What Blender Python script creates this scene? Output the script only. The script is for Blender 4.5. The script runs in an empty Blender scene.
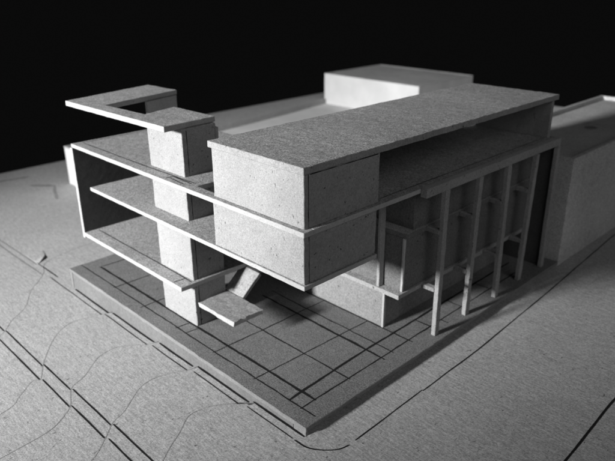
import bpy, bmesh, math, random
from mathutils import Vector, Matrix, noise

random.seed(7)
S = 0.01                      # everything below is written in centimetres, built in metres
C = bpy.context.scene.collection
scn = bpy.context.scene

# ------------------------------------------------------------------ camera
cam_d = bpy.data.cameras.new('camera')
cam = bpy.data.objects.new('camera', cam_d)
C.objects.link(cam)
cam_d.sensor_width = 36.0
cam_d.lens = 36.0 * 631.43 / 615.0
cam_d.clip_start = 0.01
cam_d.clip_end = 50.0
R = Matrix(((0.7011449, -0.26634636, 0.66140415),
            (0.71298805, 0.27051663, -0.64689164),
            (-0.00662359, 0.92513803, 0.37957313)))
M = R.to_4x4()
M.translation = Vector((14.02736, -13.54853, 16.22628)) * S
cam.matrix_world = M
cam_d.dof.use_dof = True
cam_d.dof.focus_distance = 0.235
cam_d.dof.aperture_fstop = 22.0
scn.camera = cam

# ------------------------------------------------------------------ world, lamps, exposure
w = bpy.data.worlds.new('World')
scn.world = w
w.use_nodes = True
w.node_tree.nodes['Background'].inputs['Color'].default_value = (1, 1, 1, 1)
w.node_tree.nodes['Background'].inputs['Strength'].default_value = 0.0032


def aim(o, pos, target):
    o.location = Vector(pos) * S
    o.rotation_euler = (Vector(target) - Vector(pos)).to_track_quat('-Z', 'Y').to_euler()


AZ, EL, DIST = math.radians(3.6), math.radians(17.5), 88.0
tgt = Vector((-13, 6, 2))
kd = bpy.data.lights.new('window_lamp', 'SPOT')
kd.energy = 114
kd.shadow_soft_size = 0.05
kd.spot_size = math.radians(44)
kd.spot_blend = 1.0
key = bpy.data.objects.new('window_lamp', kd)
C.objects.link(key)
kpos = tgt + DIST * Vector((-math.sin(AZ) * math.cos(EL), -math.cos(AZ) * math.cos(EL), math.sin(EL)))
aim(key, kpos, (-21, 29, 4))
fd = bpy.data.lights.new('fill_lamp', 'AREA')  # added fill light, lifts the right-hand faces in place of ambient light
fd.shape = 'DISK'
fd.size = 0.9
fd.energy = 2.8
fill = bpy.data.objects.new('fill_lamp', fd)
C.objects.link(fill)
aim(fill, (92, -34, 62), (0, 8, 2))

scn.view_settings.view_transform = 'Standard'
scn.view_settings.look = 'None'
scn.view_settings.exposure = 0
scn.view_settings.gamma = 1


# ------------------------------------------------------------------ materials
def card_mat(name, albedo, grain=0.25, speck=0.5, streak=0.0, bump=0.5, gscale=11.0, streak_axis=0, rough=0.95, big=0.12):
    m = bpy.data.materials.new(name)
    m.use_nodes = True
    nt = m.node_tree
    N, L = nt.nodes, nt.links
    bs = N['Principled BSDF']
    bs.inputs['Roughness'].default_value = rough
    bs.inputs['Specular IOR Level'].default_value = 0.15
    tc = N.new('ShaderNodeTexCoord')
    mp = N.new('ShaderNodeMapping')
    mp.inputs['Scale'].default_value = (100, 100, 100)
    L.new(tc.outputs['Object'], mp.inputs['Vector'])

    def nz(scale, detail=3, rg=0.6, vec=None):
        n = N.new('ShaderNodeTexNoise')
        n.inputs['Scale'].default_value = scale
        n.inputs['Detail'].default_value = detail
        n.inputs['Roughness'].default_value = rg
        L.new((vec or mp.outputs['Vector']), n.inputs['Vector'])
        return n.outputs['Fac']

    def ramp(src, a, b, lo, hi):
        r = N.new('ShaderNodeMapRange')
        r.inputs['From Min'].default_value = a
        r.inputs['From Max'].default_value = b
        r.inputs['To Min'].default_value = lo
        r.inputs['To Max'].default_value = hi
        L.new(src, r.inputs['Value'])
        return r.outputs['Result']

    def mth(op, a, b):
        k = N.new('ShaderNodeMath')
        k.operation = op
        for i, v in enumerate((a, b)):
            if isinstance(v, (int, float)):
                k.inputs[i].default_value = v
            else:
                L.new(v, k.inputs[i])
        return k.outputs[0]

    fine = nz(gscale, 4, 0.7)
    mid = nz(gscale * 0.28, 3, 0.6)
    large = nz(0.22, 3, 0.6)
    v = mth('MULTIPLY', ramp(fine, 0.37, 0.63, 1 - grain, 1 + grain), ramp(mid, 0.3, 0.7, 1 - grain * 0.35, 1 + grain * 0.35))
    v = mth('MULTIPLY', v, ramp(large, 0.3, 0.7, 1 - big, 1 + big))
    hgt = fine
    if streak:
        sm = N.new('ShaderNodeMapping')
        sc = [330.0, 330.0, 330.0]
        sc[streak_axis] = 85.0
        sm.inputs['Scale'].default_value = sc
        sm.inputs['Rotation'].default_value = (0, 0, 0.06)
        L.new(tc.outputs['Object'], sm.inputs['Vector'])
        st = nz(2.2, 4, 0.6, sm.outputs['Vector'])
        v = mth('MULTIPLY', v, ramp(st, 0.3, 0.7, 1 - streak, 1 + streak))
        hgt = mth('ADD', mth('MULTIPLY', fine, 0.6), mth('MULTIPLY', st, 1.1))
    if speck:
        # dark fibre flecks: short, sparse, at a few scales
        for sc_, th, rot in ((3.2, 0.745, (0.3, 0.2, 0.5)), (6.0, 0.74, (0.1, 0.5, 1.9))):
            fm = N.new('ShaderNodeMapping')
            fm.inputs['Scale'].default_value = (100 * 2.4, 100, 100 * 1.3)
            fm.inputs['Rotation'].default_value = rot
            L.new(tc.outputs['Object'], fm.inputs['Vector'])
            f = nz(sc_, 2, 0.5, fm.outputs['Vector'])
            v = mth('MULTIPLY', v, ramp(f, th - 0.05, th, 1.0, 1 - speck))
    v = mth('MULTIPLY', v, albedo * 0.48)
    cmb = N.new('ShaderNodeCombineColor')
    for i in range(3):
        L.new(v, cmb.inputs[i])
    L.new(cmb.outputs[0], bs.inputs['Base Color'])
    if bump:
        b = N.new('ShaderNodeBump')
        b.inputs['Strength'].default_value = bump
        b.inputs['Distance'].default_value = 0.00016
        L.new(hgt, b.inputs['Height'])
        L.new(b.outputs['Normal'], bs.inputs['Normal'])
    return m


TOP = card_mat('grey_card', 0.52, 0.5, 0.5, bump=1.0, gscale=16)
FACE = card_mat('grey_card_wall', 0.47, 0.19, 0.65, bump=0.9, gscale=16)
STEP = card_mat('stair_card', 0.46, 0.3, 0.5, bump=0.8, gscale=13)
MIDF = card_mat('half_shaded_wall_card', 0.34, 0.24, 0.5, bump=0.5, gscale=12)  # wall card darkened part way, shade under the floors put into the colour
MID = card_mat('shaded_wall_card', 0.22, 0.24, 0.5, bump=0.5, gscale=12)  # same wall card, darkened: shade behind the columns painted in
PALE = card_mat('pale_card', 0.78, 0.3, 0.0, bump=0.2)
BACK = card_mat('pale_board', 1.25, 0.05, 0.0, bump=0.2)
EDGE = card_mat('cut_card_edge', 0.62, 0.10, 0.3, bump=0.5, gscale=12)
SLAB = card_mat('dark_grey_card', 0.29, 0.42, 0.5, bump=1.0, gscale=15)
SLABE = card_mat('dark_card_edge', 0.32, 0.15, 0.3, bump=0.4)
RISER = card_mat('riser_card', 0.24, 0.14, 0.3, bump=0.4)
DARK = card_mat('shaded_inner_card', 0.13, 0.16, 0.4, bump=0.4)  # same grey card with the interior shade put into its colour
GRD = card_mat('fibre_board', 0.64, 0.26, 0.6, streak=0.13, bump=0.8, gscale=14, big=0.05)
WHITE = card_mat('white_card', 0.9, 0.04, 0.0, bump=0.2)
CUT = card_mat('scored_line', 0.02, 0.3, 0.0, bump=0.0)
CONT = card_mat('cut_contour_edge', 0.36, 0.3, 0.0, bump=0.0)
SOFTMARK = card_mat('soft_score_and_shade', 0.42, 0.4, 0.0, bump=0.0)  # shared by shallow scores, the roof stain and painted step shadows


# ------------------------------------------------------------------ helpers
def finish(name, bm, mats, parent=None, jit=0.0, smooth=False, seed=0.0):
    if jit:
        for v in bm.verts:
            p = v.co * 2.6 + Vector((seed, seed * 1.7, seed * 0.3))
            q = v.co * 9.0 + Vector((seed, 3.1, seed))
            d = noise.noise_vector(p) * jit + noise.noise_vector(q) * jit * 0.8
            d.z *= 0.3
            v.co += d
    bmesh.ops.scale(bm, vec=(S, S, S), verts=bm.verts)
    bmesh.ops.recalc_face_normals(bm, faces=bm.faces)
    me = bpy.data.meshes.new(name)
    bm.to_mesh(me)
    bm.free()
    for m in mats:
        me.materials.append(m)
    o = bpy.data.objects.new(name, me)
    C.objects.link(o)
    if parent:
        o.parent = parent
        o.matrix_parent_inverse = parent.matrix_world.inverted()
    return o


def thing(name, label, cat, loc, group=None):
    o = bpy.data.objects.new(name, None)
    C.objects.link(o)
    o.empty_display_size = 0.01
    o.location = Vector(loc) * S
    o['label'] = label
    o['category'] = cat
    if group:
        o['group'] = group
    bpy.context.view_layer.update()
    return o


def add_prism(bm, poly, z0, z1, bev=0.018, step=0.26, side=1, top=0):
    """closed prism over a polygon with bevelled rims, sliced so its edges can wobble"""
    b = bmesh.new()
    lo = [b.verts.new((x, y, z0)) for x, y in poly]
    hi = [b.verts.new((x, y, z1)) for x, y in poly]
    n = len(poly)
    fb = b.faces.new(list(reversed(lo)))
    ft = b.faces.new(hi)
    fs = [b.faces.new((lo[i], lo[(i + 1) % n], hi[(i + 1) % n], hi[i])) for i in range(n)]
    bmesh.ops.recalc_face_normals(b, faces=b.faces)
    if bev:
        bmesh.ops.bevel(b, geom=list(b.edges), offset=bev, segments=1, profile=0.5, affect='EDGES')
    if step:
        xs = [v.co.x for v in b.verts]; ys = [v.co.y for v in b.verts]; zs = [v.co.z for v in b.verts]
        for ax, (a, c) in enumerate(((min(xs), max(xs)), (min(ys), max(ys)), (min(zs), max(zs)))):
            k = a + step * 0.83
            while k < c - step * 0.4:
                no = [0, 0, 0]; no[ax] = 1
                co = [0, 0, 0]; co[ax] = k
                bmesh.ops.bisect_plane(b, geom=b.verts[:] + b.edges[:] + b.faces[:], plane_co=co, plane_no=no)
                k += step
    b.normal_update()
    for f in b.faces:
        f.material_index = top if abs(f.normal.z) > 0.75 else side
    merge(bm, b)


def merge(bm, b):
    vm = {v: bm.verts.new(v.co) for v in b.verts}
    for f in b.faces:
        try:
            g = bm.faces.new([vm[v] for v in f.verts])
            g.material_index = f.material_index
        except ValueError:
            pass
    b.free()


def add_box(bm, x0, x1, y0, y1, z0, z1, **k):
    add_prism(bm, [(x0, y0), (x1, y0), (x1, y1), (x0, y1)], z0, z1, **k)


def ribbon(bm, pts, z, wd=0.05, mi=2, lift=0.012):
    """a thin scored line lying on a surface; pts (x, y); pen width wobbles a little"""
    P = []
    for i in range(len(pts) - 1):
        a, b = Vector(pts[i]), Vector(pts[i + 1])
        n = max(1, int((b - a).length / 0.35))
        for k in range(n):
            P.append(a.lerp(b, k / n))
    P.append(Vector(pts[-1]))
    L_, R_ = [], []
    for i, p in enumerate(P):
        d = (P[min(i + 1, len(P) - 1)] - P[max(i - 1, 0)])
        d.normalize()
        nrm = Vector((-d.y, d.x))
        ww = wd * 0.5 * (1 + 0.35 * noise.noise(Vector((p.x * 1.3, p.y * 1.3, 5 + wd * 10))))
        if i in (0, len(P) - 1):
            ww *= 0.6
        off = noise.noise(Vector((p.x * 0.6, p.y * 0.6, 9))) * 0.02
        q = p + nrm * off
        L_.append(bm.verts.new((*(q + nrm * ww), z + lift)))
        R_.append(bm.verts.new((*(q - nrm * ww), z + lift)))
    for i in range(len(P) - 1):
        f = bm.faces.new((R_[i], R_[i + 1], L_[i + 1], L_[i]))
        f.material_index = mi


def spline(pts, n=8):
    out = []
    P = [Vector(p) for p in pts]
    P = [P[0] * 2 - P[1]] + P + [P[-1] * 2 - P[-2]]
    for i in range(1, len(P) - 2):
        for k in range(n):
            t = k / n
            a, b, c, d = P[i - 1], P[i], P[i + 1], P[i + 2]
            out.append(tuple(0.5 * ((2 * b) + (c - a) * t + (2 * a - 5 * b + 4 * c - d) * t * t + (3 * b - a - 3 * c + d) * t ** 3)))
    out.append(tuple(P[-2]))
    return out


def box_obj(name, parent, x0, x1, y0, y1, z0, z1, mats=None, jit=0.018, lines=(), **k):
    bm = bmesh.new()
    add_box(bm, x0, x1, y0, y1, z0, z1, **k)
    o = finish(name, bm, mats or [TOP, EDGE, CUT], parent, jit, seed=x0 + y0 + z0)
    return o


# ------------------------------------------------------------------ ground: stacked contour card
def ground():
    bm = bmesh.new()
    # lowest sheet
    Z0 = -1.36
    add_prism(bm, [(-47.6, -22), (24, -22), (24, 66), (-47.6, 66)], Z0 - 0.5, Z0, bev=0.03, step=0, side=0)
    T = [-1.20, -1.0, -0.80, -0.60, -0.40]
    # contour curves (low to high), from the front edge of the board to under the plinth and on to the back
    K = [
        [(-19.5, -22), (-18.6, -13), (-17.6, -9), (-17.0, -6.2), (-17.6, -5.0), (-18.6, -4.15), (-19.6, -3.0), (-21.3, -2.0), (-22.4, -1.0), (-23.2, -0.4), (-24.6, 0.4), (-25.3, 2.7), (-25.8, 8), (-27, 17)],
        [(-9.4, -22), (-10.2, -12), (-10.65, -7.64), (-11.3, -6.6), (-12.0, -5.75), (-11.9, -5.4), (-12.9, -4.86), (-13.9, -4.2), (-14.9, -3.4), (-15.5, -2.7), (-15.75, -2.0), (-15.6, -1.2), (-15.35, -0.5), (-15.2, 0), (-15.2, 0.6), (-14.4, 9), (-16, 19)],
        [(-6.6, -22), (-7.4, -12), (-7.73, -8.19), (-7.9, -6.7), (-8.4, -5.85), (-8.9, -5.36), (-9.95, -4.82), (-10.4, -4.0), (-11.15, -3.1), (-11.45, -2.6), (-11.55, -1.72), (-11.1, -1.05), (-10.7, -0.55), (-10.55, 0), (-10.5, 0.6), (-10, 9), (-11, 21)],
        [(-3.4, -22), (-3.9, -12), (-4.4, -8), (-4.9, -6.4), (-5.7, -5.4), (-6.3, -4.78), (-6.6, -4.1), (-7.1, -3.45), (-7.6, -2.75), (-7.75, -1.97), (-7.5, -1.1), (-7.2, -0.55), (-7.1, 0), (-7.05, 0.6), (-6, 9), (-6, 23)],
        [(0.6, -22), (-0.4, -12), (-1.4, -8), (-2.2, -5.6), (-3.2, -4.1), (-3.7, -3.3), (-4.25, -2.5), (-4.2, -1.74), (-3.8, -0.9), (-3.25, -0.36), (-2.9, 0.6), (-2.4, 8), (-1.5, 18), (-0.5, 24)],
    ]
    ENDX = 24
    for k, (pts, z) in enumerate(zip(K, T)):
        cur = spline(pts, 6)
        # the layer runs from its contour to the right edge of the board
        poly = cur + [(cur[-1][0] + 0.6, 66), (ENDX - 0.002 * k, 66), (ENDX - 0.002 * k, -22 + 0.001 * k)]
        poly[0] = (poly[0][0], -22 + 0.001 * k)
        add_prism(bm, poly, z - 0.14, z, bev=0, step=0, side=4)
        ribbon(bm, [(x + 0.012, y) for x, y in cur[:-4]], z, 0.018, mi=4)
    # plateau steps behind the building
    for y0, z in ((15, -0.9), (18, -0.5), (21.5, 0.0)):
        cur = spline([(-47.6, y0 + 4), (-40, y0 + 2), (-30, y0 + 0.5), (-20, y0), (-8, y0 + 0.4)], 5)
        add_prism(bm, cur + [(-8, 66), (-47.6, 66)], z - 0.5, z, bev=0, step=0, side=5, top=5)
    cur = spline([(-41.3, 24), (-41.5, 27), (-42.6, 37), (-44.1, 46.5), (-44.9, 52)], 5)
    add_prism(bm, [(-47.59, 23.9)] + cur + [(-44.9, 66), (-47.59, 66)], 0.0, 0.62, bev=0, step=0, side=0, top=0)
    # curled tongue of card at the side street
    tong = spline([(-26.9, 1.1), (-26.2, 0.95), (-25.6, 0.6), (-25.25, 0.25), (-25.0, -0.02)], 5)
    tb = bmesh.new()
    add_prism(tb, tong + [(-26.9, 0.0)], Z0 - 0.05, Z0 + 0.02, bev=0, step=0.3, side=0)
    for v in tb.verts:
        if v.co.z > Z0:
            v.co.z += 0.15 * math.exp(-((v.co.x + 25.4) / 0.45) ** 2) * min(1, max(0, v.co.y / 0.8))
    merge(bm, tb)

    # street lines, one stretch per card layer
    lv = [Z0] + T
    for yy, wd, segs in ((-4.79, 0.062, [(-36, -17.9), (-17.75, -13.1), (-12.95, -10.02), (-9.85, -6.35), (-6.2, -2.8), (-2.7, 4)]),
                         (-5.35, 0.062, [(-36, -17.45), (-17.3, -12.0), (-11.8, -8.95), (-8.8, -5.7), (-5.55, -2.35), (-2.2, 4)])):
        for (a, b), z in zip(segs, lv):
            ribbon(bm, [(a, yy), (b, yy)], z, wd)
    # kerb line parallel to the plinth
    for (a, b), z in zip([(-22.3, -21.6), (-22.3, -15.5), (-15.3, -10.75), (-10.45, -7.25), (-6.9, -3.45)], lv):
        if b - a > 1:
            ribbon(bm, [(a, -0.4), (b, -0.4)], z, 0.045)
    # crack at the foot of the plinth
    for (a, b), z in zip([(-19.6, -15.35), (-15.1, -10.9), (-10.4, -7.5), (-7.1, -3.4), (-3.1, -0.05)], T):
        ribbon(bm, [(a, -0.03), (b, -0.03)], z, 0.10)
    # kerb of the side street, two lines
    ribbon(bm, [(-36, -0.42), (-30, -0.61), (-27, -0.58), (-22.6, -0.48)], Z0, 0.08, mi=3)
    ribbon(bm, [(-36, 0.1), (-30.9, -0.25), (-25.0, -0.08)], Z0, 0.07, mi=3)
    ribbon(bm, [(-24.9, -0.1), (-21.9, -0.06)], Z0 + 0.16, 0.07)
    # kerb line round the corner, then along the right side
    cz = T[-1]
    ribbon(bm, [(-3.05, -0.42), (-0.3, -0.42)], cz, 0.04)
    ribbon(bm, spline([(-0.2, -0.42), (0.45, -0.36), (1.0, 0.0), (1.35, 0.42), (1.47, 0.85)], 6), cz, 0.06)
    ribbon(bm, [(1.46, 1.2), (1.42, 5), (1.4, 5.6)], cz, 0.055)
    ribbon(bm, [(1.46, 5.55), (1.42, 10), (1.05, 18), (0.45, 28), (0.2, 38)], cz, 0.06)
    ribbon(bm, [(7.7, -4), (7.62, 5.6), (7.45, 10.8), (7.2, 22), (7.0, 40)], cz, 0.085)
    # shadows of the contour steps far left, painted as dark strokes
    for pts, wd in (([(-44.9, 2), (-45.1, 4.9), (-44.6, 7.4)], 0.5), ([(-41.9, 6.4), (-41.0, 7.3), (-40.3, 7.9)], 0.5),
                    ([(-40.2, 7.9), (-38.6, 7.2), (-36.6, 6.5)], 0.22)):
        ribbon(bm, pts, Z0, wd, mi=3)
    # small flecks of card left lying on the sheet
    o = finish('ground', bm, [GRD, EDGE, CUT, SOFTMARK, CONT, BACK], None, 0)
    o['kind'] = 'structure'
    return o


ground()

# ------------------------------------------------------------------ the main building
H1, H2, H3 = 2.52, 5.60, 7.71
B = thing('building_model', 'large grey cardboard building model with jutting box, tower and columns on a scored base', 'building model', (-10, 10, 0))

# base slab with its scored paving grid
bm = bmesh.new()
add_box(bm, -20.1, 0, 0, 21.2, -0.19, 0, bev=0.022, step=0.4)
add_box(bm, -20.0, -0.75, 0.05, 21.1, -1.6, -0.195, bev=0.0, step=0, side=3, top=3)
add_box(bm, -0.7, -0.04, 0.03, 0.2, -0.6, -0.2, bev=0.01, step=0)
add_box(bm, -20.06, -19.84, 0.012, 0.3, -1.6, -0.2, bev=0.01, step=0)
for p, wd in (([(-20.05, .74), (-8, .72), (-.24, .76)], .05), ([(-18.96, 1.42), (-.95, 1.5)], .115),
              ([(-15.95, .6), (-15.8, 8)], .06), ([(-12.89, .51), (-12.8, 8)], .06), ([(-9.83, .64), (-9.75, 1.5)], .06), ([(-9.1, .68), (-9.0, 1.5)], .06),
              ([(-18.96, 1.36), (-18.7, 9)], .06), ([(-1.76, .79), (-1.95, 6), (-2.02, 19)], .115), ([(-1.01, .68), (-1.1, 19)], .06),
              ([(-3.86, .64), (-3.75, 3.54), (-3.6, 7.8)], .055), ([(-6.77, .62), (-6.64, 4.5), (-6.62, 7.9)], .055),
              ([(-9.0, 3.53), (-.92, 3.55)], .06), ([(-9.4, 5.9), (-.82, 5.78)], .115), ([(-9.4, 6.6), (-.88, 6.5)], .05),
              ([(-9.4, 7.82), (-.8, 7.84)], .06), ([(-1.1, 10.5), (-.6, 10.5)], .06), ([(-2.0, 9.6), (-.9, 9.6)], .06), ([(-2.0, 12.4), (-.9, 12.4)], .06), ([(-2.0, 15.2), (-.9, 15.2)], .06)):
    ribbon(bm, p, 0.0, wd)
base = finish('base_slab', bm, [SLAB, SLABE, CUT, RISER], B, 0.022)

# left wing: side wall, back wall, tray, middle floor
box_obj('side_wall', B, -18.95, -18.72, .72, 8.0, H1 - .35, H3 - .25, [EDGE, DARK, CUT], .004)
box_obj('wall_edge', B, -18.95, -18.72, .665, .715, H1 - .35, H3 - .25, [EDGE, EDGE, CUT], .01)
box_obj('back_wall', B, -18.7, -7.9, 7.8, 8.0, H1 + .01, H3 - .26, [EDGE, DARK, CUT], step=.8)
bm = bmesh.new()
add_box(bm, -18.72, -9.0, .66, 7.78, H1 - .22, H1)
ribbon(bm, [(-18.5, 1.42), (-12.2, 1.4), (-9.15, 1.36)], H1, .045)
ribbon(bm, [(-9.75, .72), (-9.7, 1.36)], H1, .05)
finish('floor_plate', bm, [TOP, EDGE, CUT], B, .016)
bm = bmesh.new()
add_prism(bm, [(-17.15, .66), (-.69, .66), (-.69, 4.78), (-7.2, 4.78), (-7.2, 7.78), (-17.15, 7.78)], H2 - .19, H2)
finish('floor_plate', bm, [TOP, EDGE, CUT], B, .016, seed=4)
# right wing floors (stop short of the middle floor above the box)
bm = bmesh.new()
add_box(bm, -8.9, -1.3, 7.2, 19.4, H1 - .22, H1)
finish('floor_plate', bm, [TOP, FACE, CUT], B, .016, seed=6)
bm = bmesh.new()
add_box(bm, -7.0, -1.25, 7.55, 19.4, H2 - .38, H2 - .16)
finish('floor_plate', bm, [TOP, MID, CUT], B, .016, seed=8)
# brackets tie the floors to the columns
COLY = [9.0, 11.7, 14.45, 17.15, 19.7]
for y in COLY[:4]:
    for z in (H1 - .22, H2 - .38):
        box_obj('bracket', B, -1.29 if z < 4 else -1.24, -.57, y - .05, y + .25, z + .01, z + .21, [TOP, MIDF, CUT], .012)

# roof plate, L-shaped, with the slot beside the box
bm = bmesh.new()
poly = [(-18.73, .66), (-.69, .66), (-.69, 19.9), (-7.85, 19.9), (-7.85, 8.02), (-18.73, 8.02)]
# ring with the slot: built as two prisms butted along a line hidden by the box
add_prism(bm, [(-18.73, .66), (-.69, .66), (-.69, 1.16), (-7.8, 1.16), (-7.8, 8.02), (-18.73, 8.02)], H3 - .2, H3)
add_prism(bm, [(-6.0, 1.17), (-.695, 1.17), (-.695, 19.9), (-7.0, 19.9), (-7.0, 6.6), (-6.0, 6.6)], H3 - .2, H3)
ribbon(bm, [(-18.45, 7.9), (-18.45, 1.2), (-12.2, 1.2), (-8.1, 1.3)], H3, .04)
for p in ([(-9.75, .86), (-9.7, 1.22), (-8.2, 1.16)], [(-9.6, .98), (-8.4, .9)]):
    ribbon(bm, p, H3, .05)
ribbon(bm, [(-1.15, 5.2), (-1.12, 19.6)], H3, .04)
finish('roof_plate', bm, [TOP, EDGE, CUT], B, .014, seed=11)

# jutting box: front volume in two storeys and long roof slab carried by an end wall
V = finish('box_volume', (lambda b: (add_box(b, -6.18, -.9, .88, 5.0, H3 + .005, 9.76, bev=.02), b)[1])(bmesh.new()), [TOP, FACE, CUT], B, .016, seed=3)


def sub(name, parent, *a, **k):
    return box_obj(name, parent, *a, **k)


sub('lower_volume', V, -6.12, -.78, .74, 4.76, H2 + .005, H3 - .205, [TOP, FACE, CUT])
sub('panel_joint', V, -.95, -.885, 1.09, 1.13, H3 + .02, 9.74, [CUT, CUT, CUT], .003)
sub('panel_joint', V, -.85, -.765, .99, 1.03, H2 + .02, H3 - .22, [CUT, CUT, CUT], .003)
sub('panel_joint', V, -.95, -.884, 1.2, 4.9, 9.70, 9.735, [CUT, CUT, CUT], .003)
sub('roof_slab', V, -6.32, -.84, .8, 20.0, 9.77, 10.04, [TOP, FACE, CUT], .032)
sub('shade_panel', V, -6.2, -6.0, 5.02, 15.2, H3 + .005, 9.765, [TOP, DARK, CUT])  # added panel, keeps side light off the roof plate
sub('end_wall', V, -6.2, -.95, 19.5, 19.75, H3 + .005, 9.765, [TOP, FACE, CUT])

# stair tower
TW = finish('tower', (lambda b: (add_box(b, -12.05, -9.2, 1.5, 3.36, 0.0, 9.896, bev=.02), b)[1])(bmesh.new()), [TOP, FACE, CUT], B, .016, seed=5)
sub('panel_joint', TW, -9.3, -9.19, 1.74, 1.785, .01, 9.8, [CUT, CUT, CUT], .003)
sub('back_panel', TW, -9.6, -9.14, 3.3, 3.46, H3 + .01, 9.7, [TOP, FACE, CUT], .01)
bm = bmesh.new()
add_prism(bm, [(-18.0, .39), (-9.2, .65), (-9.4, 3.5), (-12.6, 3.43), (-12.1, 1.5), (-15.45, 1.27), (-16.55, 6.2), (-19.3, 6.05)], 9.9, 10.15, bev=.02)
finish('canopy', bm, [TOP, EDGE, CUT], TW, .02)
bm = bmesh.new()
add_prism(bm, [(-16.15, 3.9), (-15.9, 3.9), (-16.45, 6.1), (-16.75, 6.1)], H3 + .005, 9.895, bev=.02)
finish('canopy_wall', bm, [TOP, EDGE, CUT], TW, .012)

# folded stair under the box
ST = box_obj('stair_landing', B, -9.08, -6.35, 1.6, 3.38, 1.12, 1.36, [STEP, EDGE, CUT], .05)
bm = bmesh.new()
add_box(bm, -9.45, -8.02, 0, 1.5, -.2, 0)
bmesh.ops.rotate(bm, cent=(0, 0, 0), matrix=Matrix.Rotation(math.radians(40), 3, 'X'), verts=bm.verts)
bmesh.ops.translate(bm, vec=(.1, 3.4, 1.35), verts=bm.verts)
finish('stair_flight', bm, [STEP, STEP, CUT], B, .02)

# right wing volumes under the roof
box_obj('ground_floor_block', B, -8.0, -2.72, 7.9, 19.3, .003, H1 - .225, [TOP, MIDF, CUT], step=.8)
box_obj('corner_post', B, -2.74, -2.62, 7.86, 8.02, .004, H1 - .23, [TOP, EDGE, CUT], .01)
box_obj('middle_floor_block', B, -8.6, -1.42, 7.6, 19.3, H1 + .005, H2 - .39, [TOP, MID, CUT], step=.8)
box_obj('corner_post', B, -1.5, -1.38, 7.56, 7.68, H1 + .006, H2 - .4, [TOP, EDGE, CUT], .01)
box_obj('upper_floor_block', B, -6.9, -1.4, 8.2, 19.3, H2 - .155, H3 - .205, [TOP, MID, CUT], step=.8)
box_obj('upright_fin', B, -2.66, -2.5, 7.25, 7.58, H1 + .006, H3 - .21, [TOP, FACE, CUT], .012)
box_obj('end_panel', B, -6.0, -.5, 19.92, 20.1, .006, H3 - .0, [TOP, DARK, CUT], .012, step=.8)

# beam and columns along the right side
bm = bmesh.new()
add_box(bm, -.685, -.36, 7.55, 19.95, H3 - .36, H3 + .06)
finish('beam', bm, [EDGE, FACE, CUT], B, .012, seed=2)
for i, y in enumerate(COLY):
    lean = [.0, .01, -.01, .02, .0][i]
    bm = bmesh.new()
    add_box(bm, -.59, -.36, y, y + .32, .004, H3 - .365, bev=.015)
    for v in bm.verts:
        v.co.x += lean * (v.co.z - 4)
    finish('column', bm, [TOP, FACE, CUT], B, .016, seed=i * 3.3)

# ------------------------------------------------------------------ neighbours
def parapet_block(name, label, x0, x1, y0, y1, z0, z1, wall, top, rim=.28, rh=.3, joint=False):
    t = thing(name, label, 'block model', ((x0 + x1) / 2, (y0 + y1) / 2, z0), 'neighbouring block models')
    box_obj('body', t, x0 + .01, x1 - .01, y0 + .01, y1 - .01, z0, z1 - rh, [top, wall, CUT], .01, step=1.2)
    bm = bmesh.new()
    for a in ((x0, x1, y0, y0 + rim), (x0, x1, y1 - rim, y1), (x0, x0 + rim, y0 + rim + .004, y1 - rim - .004), (x1 - rim, x1, y0 + rim + .004, y1 - rim - .004)):
        add_box(bm, *a, z0 if joint else z1 - rh + .004, z1, bev=.02, step=1.0)
    finish('parapet', bm, [top, top, CUT], t, .015)
    return t


rb = parapet_block('block_model', 'long dark flat-roofed card block behind the right end of the main model', -7.1, -.1, 21.45, 42.3, -.4, 6.3, PALE, PALE, joint=True)
bm = bmesh.new()
ring = [(-3.2 + .42 * math.cos(a) * (1 + .15 * math.sin(3 * a)), 31 + .55 * math.sin(a)) for a in [i * math.tau / 18 for i in range(18)]]
f = bm.faces.new([bm.verts.new((x, y, 6.012)) for x, y in ring])
finish('roof_stain', bm, [SOFTMARK], rb, 0)
parapet_block('block_model', 'low blurred white-fronted block with grey roof at the far back of the board', -44.5, -29.4, 47.0, 58.5, -.01, 3.9, WHITE, PALE, rim=.35, rh=.015)
t = thing('block_model', 'narrow pale block behind the left end wall of the main model', 'block model', (-37, 12, -1.36), 'neighbouring block models')
box_obj('body', t, -39.9, -34.5, 9.2, 14.5, -1.36, 1.95, [TOP, WHITE, CUT], .01, step=1.2)
box_obj('roof', t, -39.92, -34.48, 9.18, 14.52, 1.955, 2.12, [TOP, EDGE, CUT], .01, step=1.2)
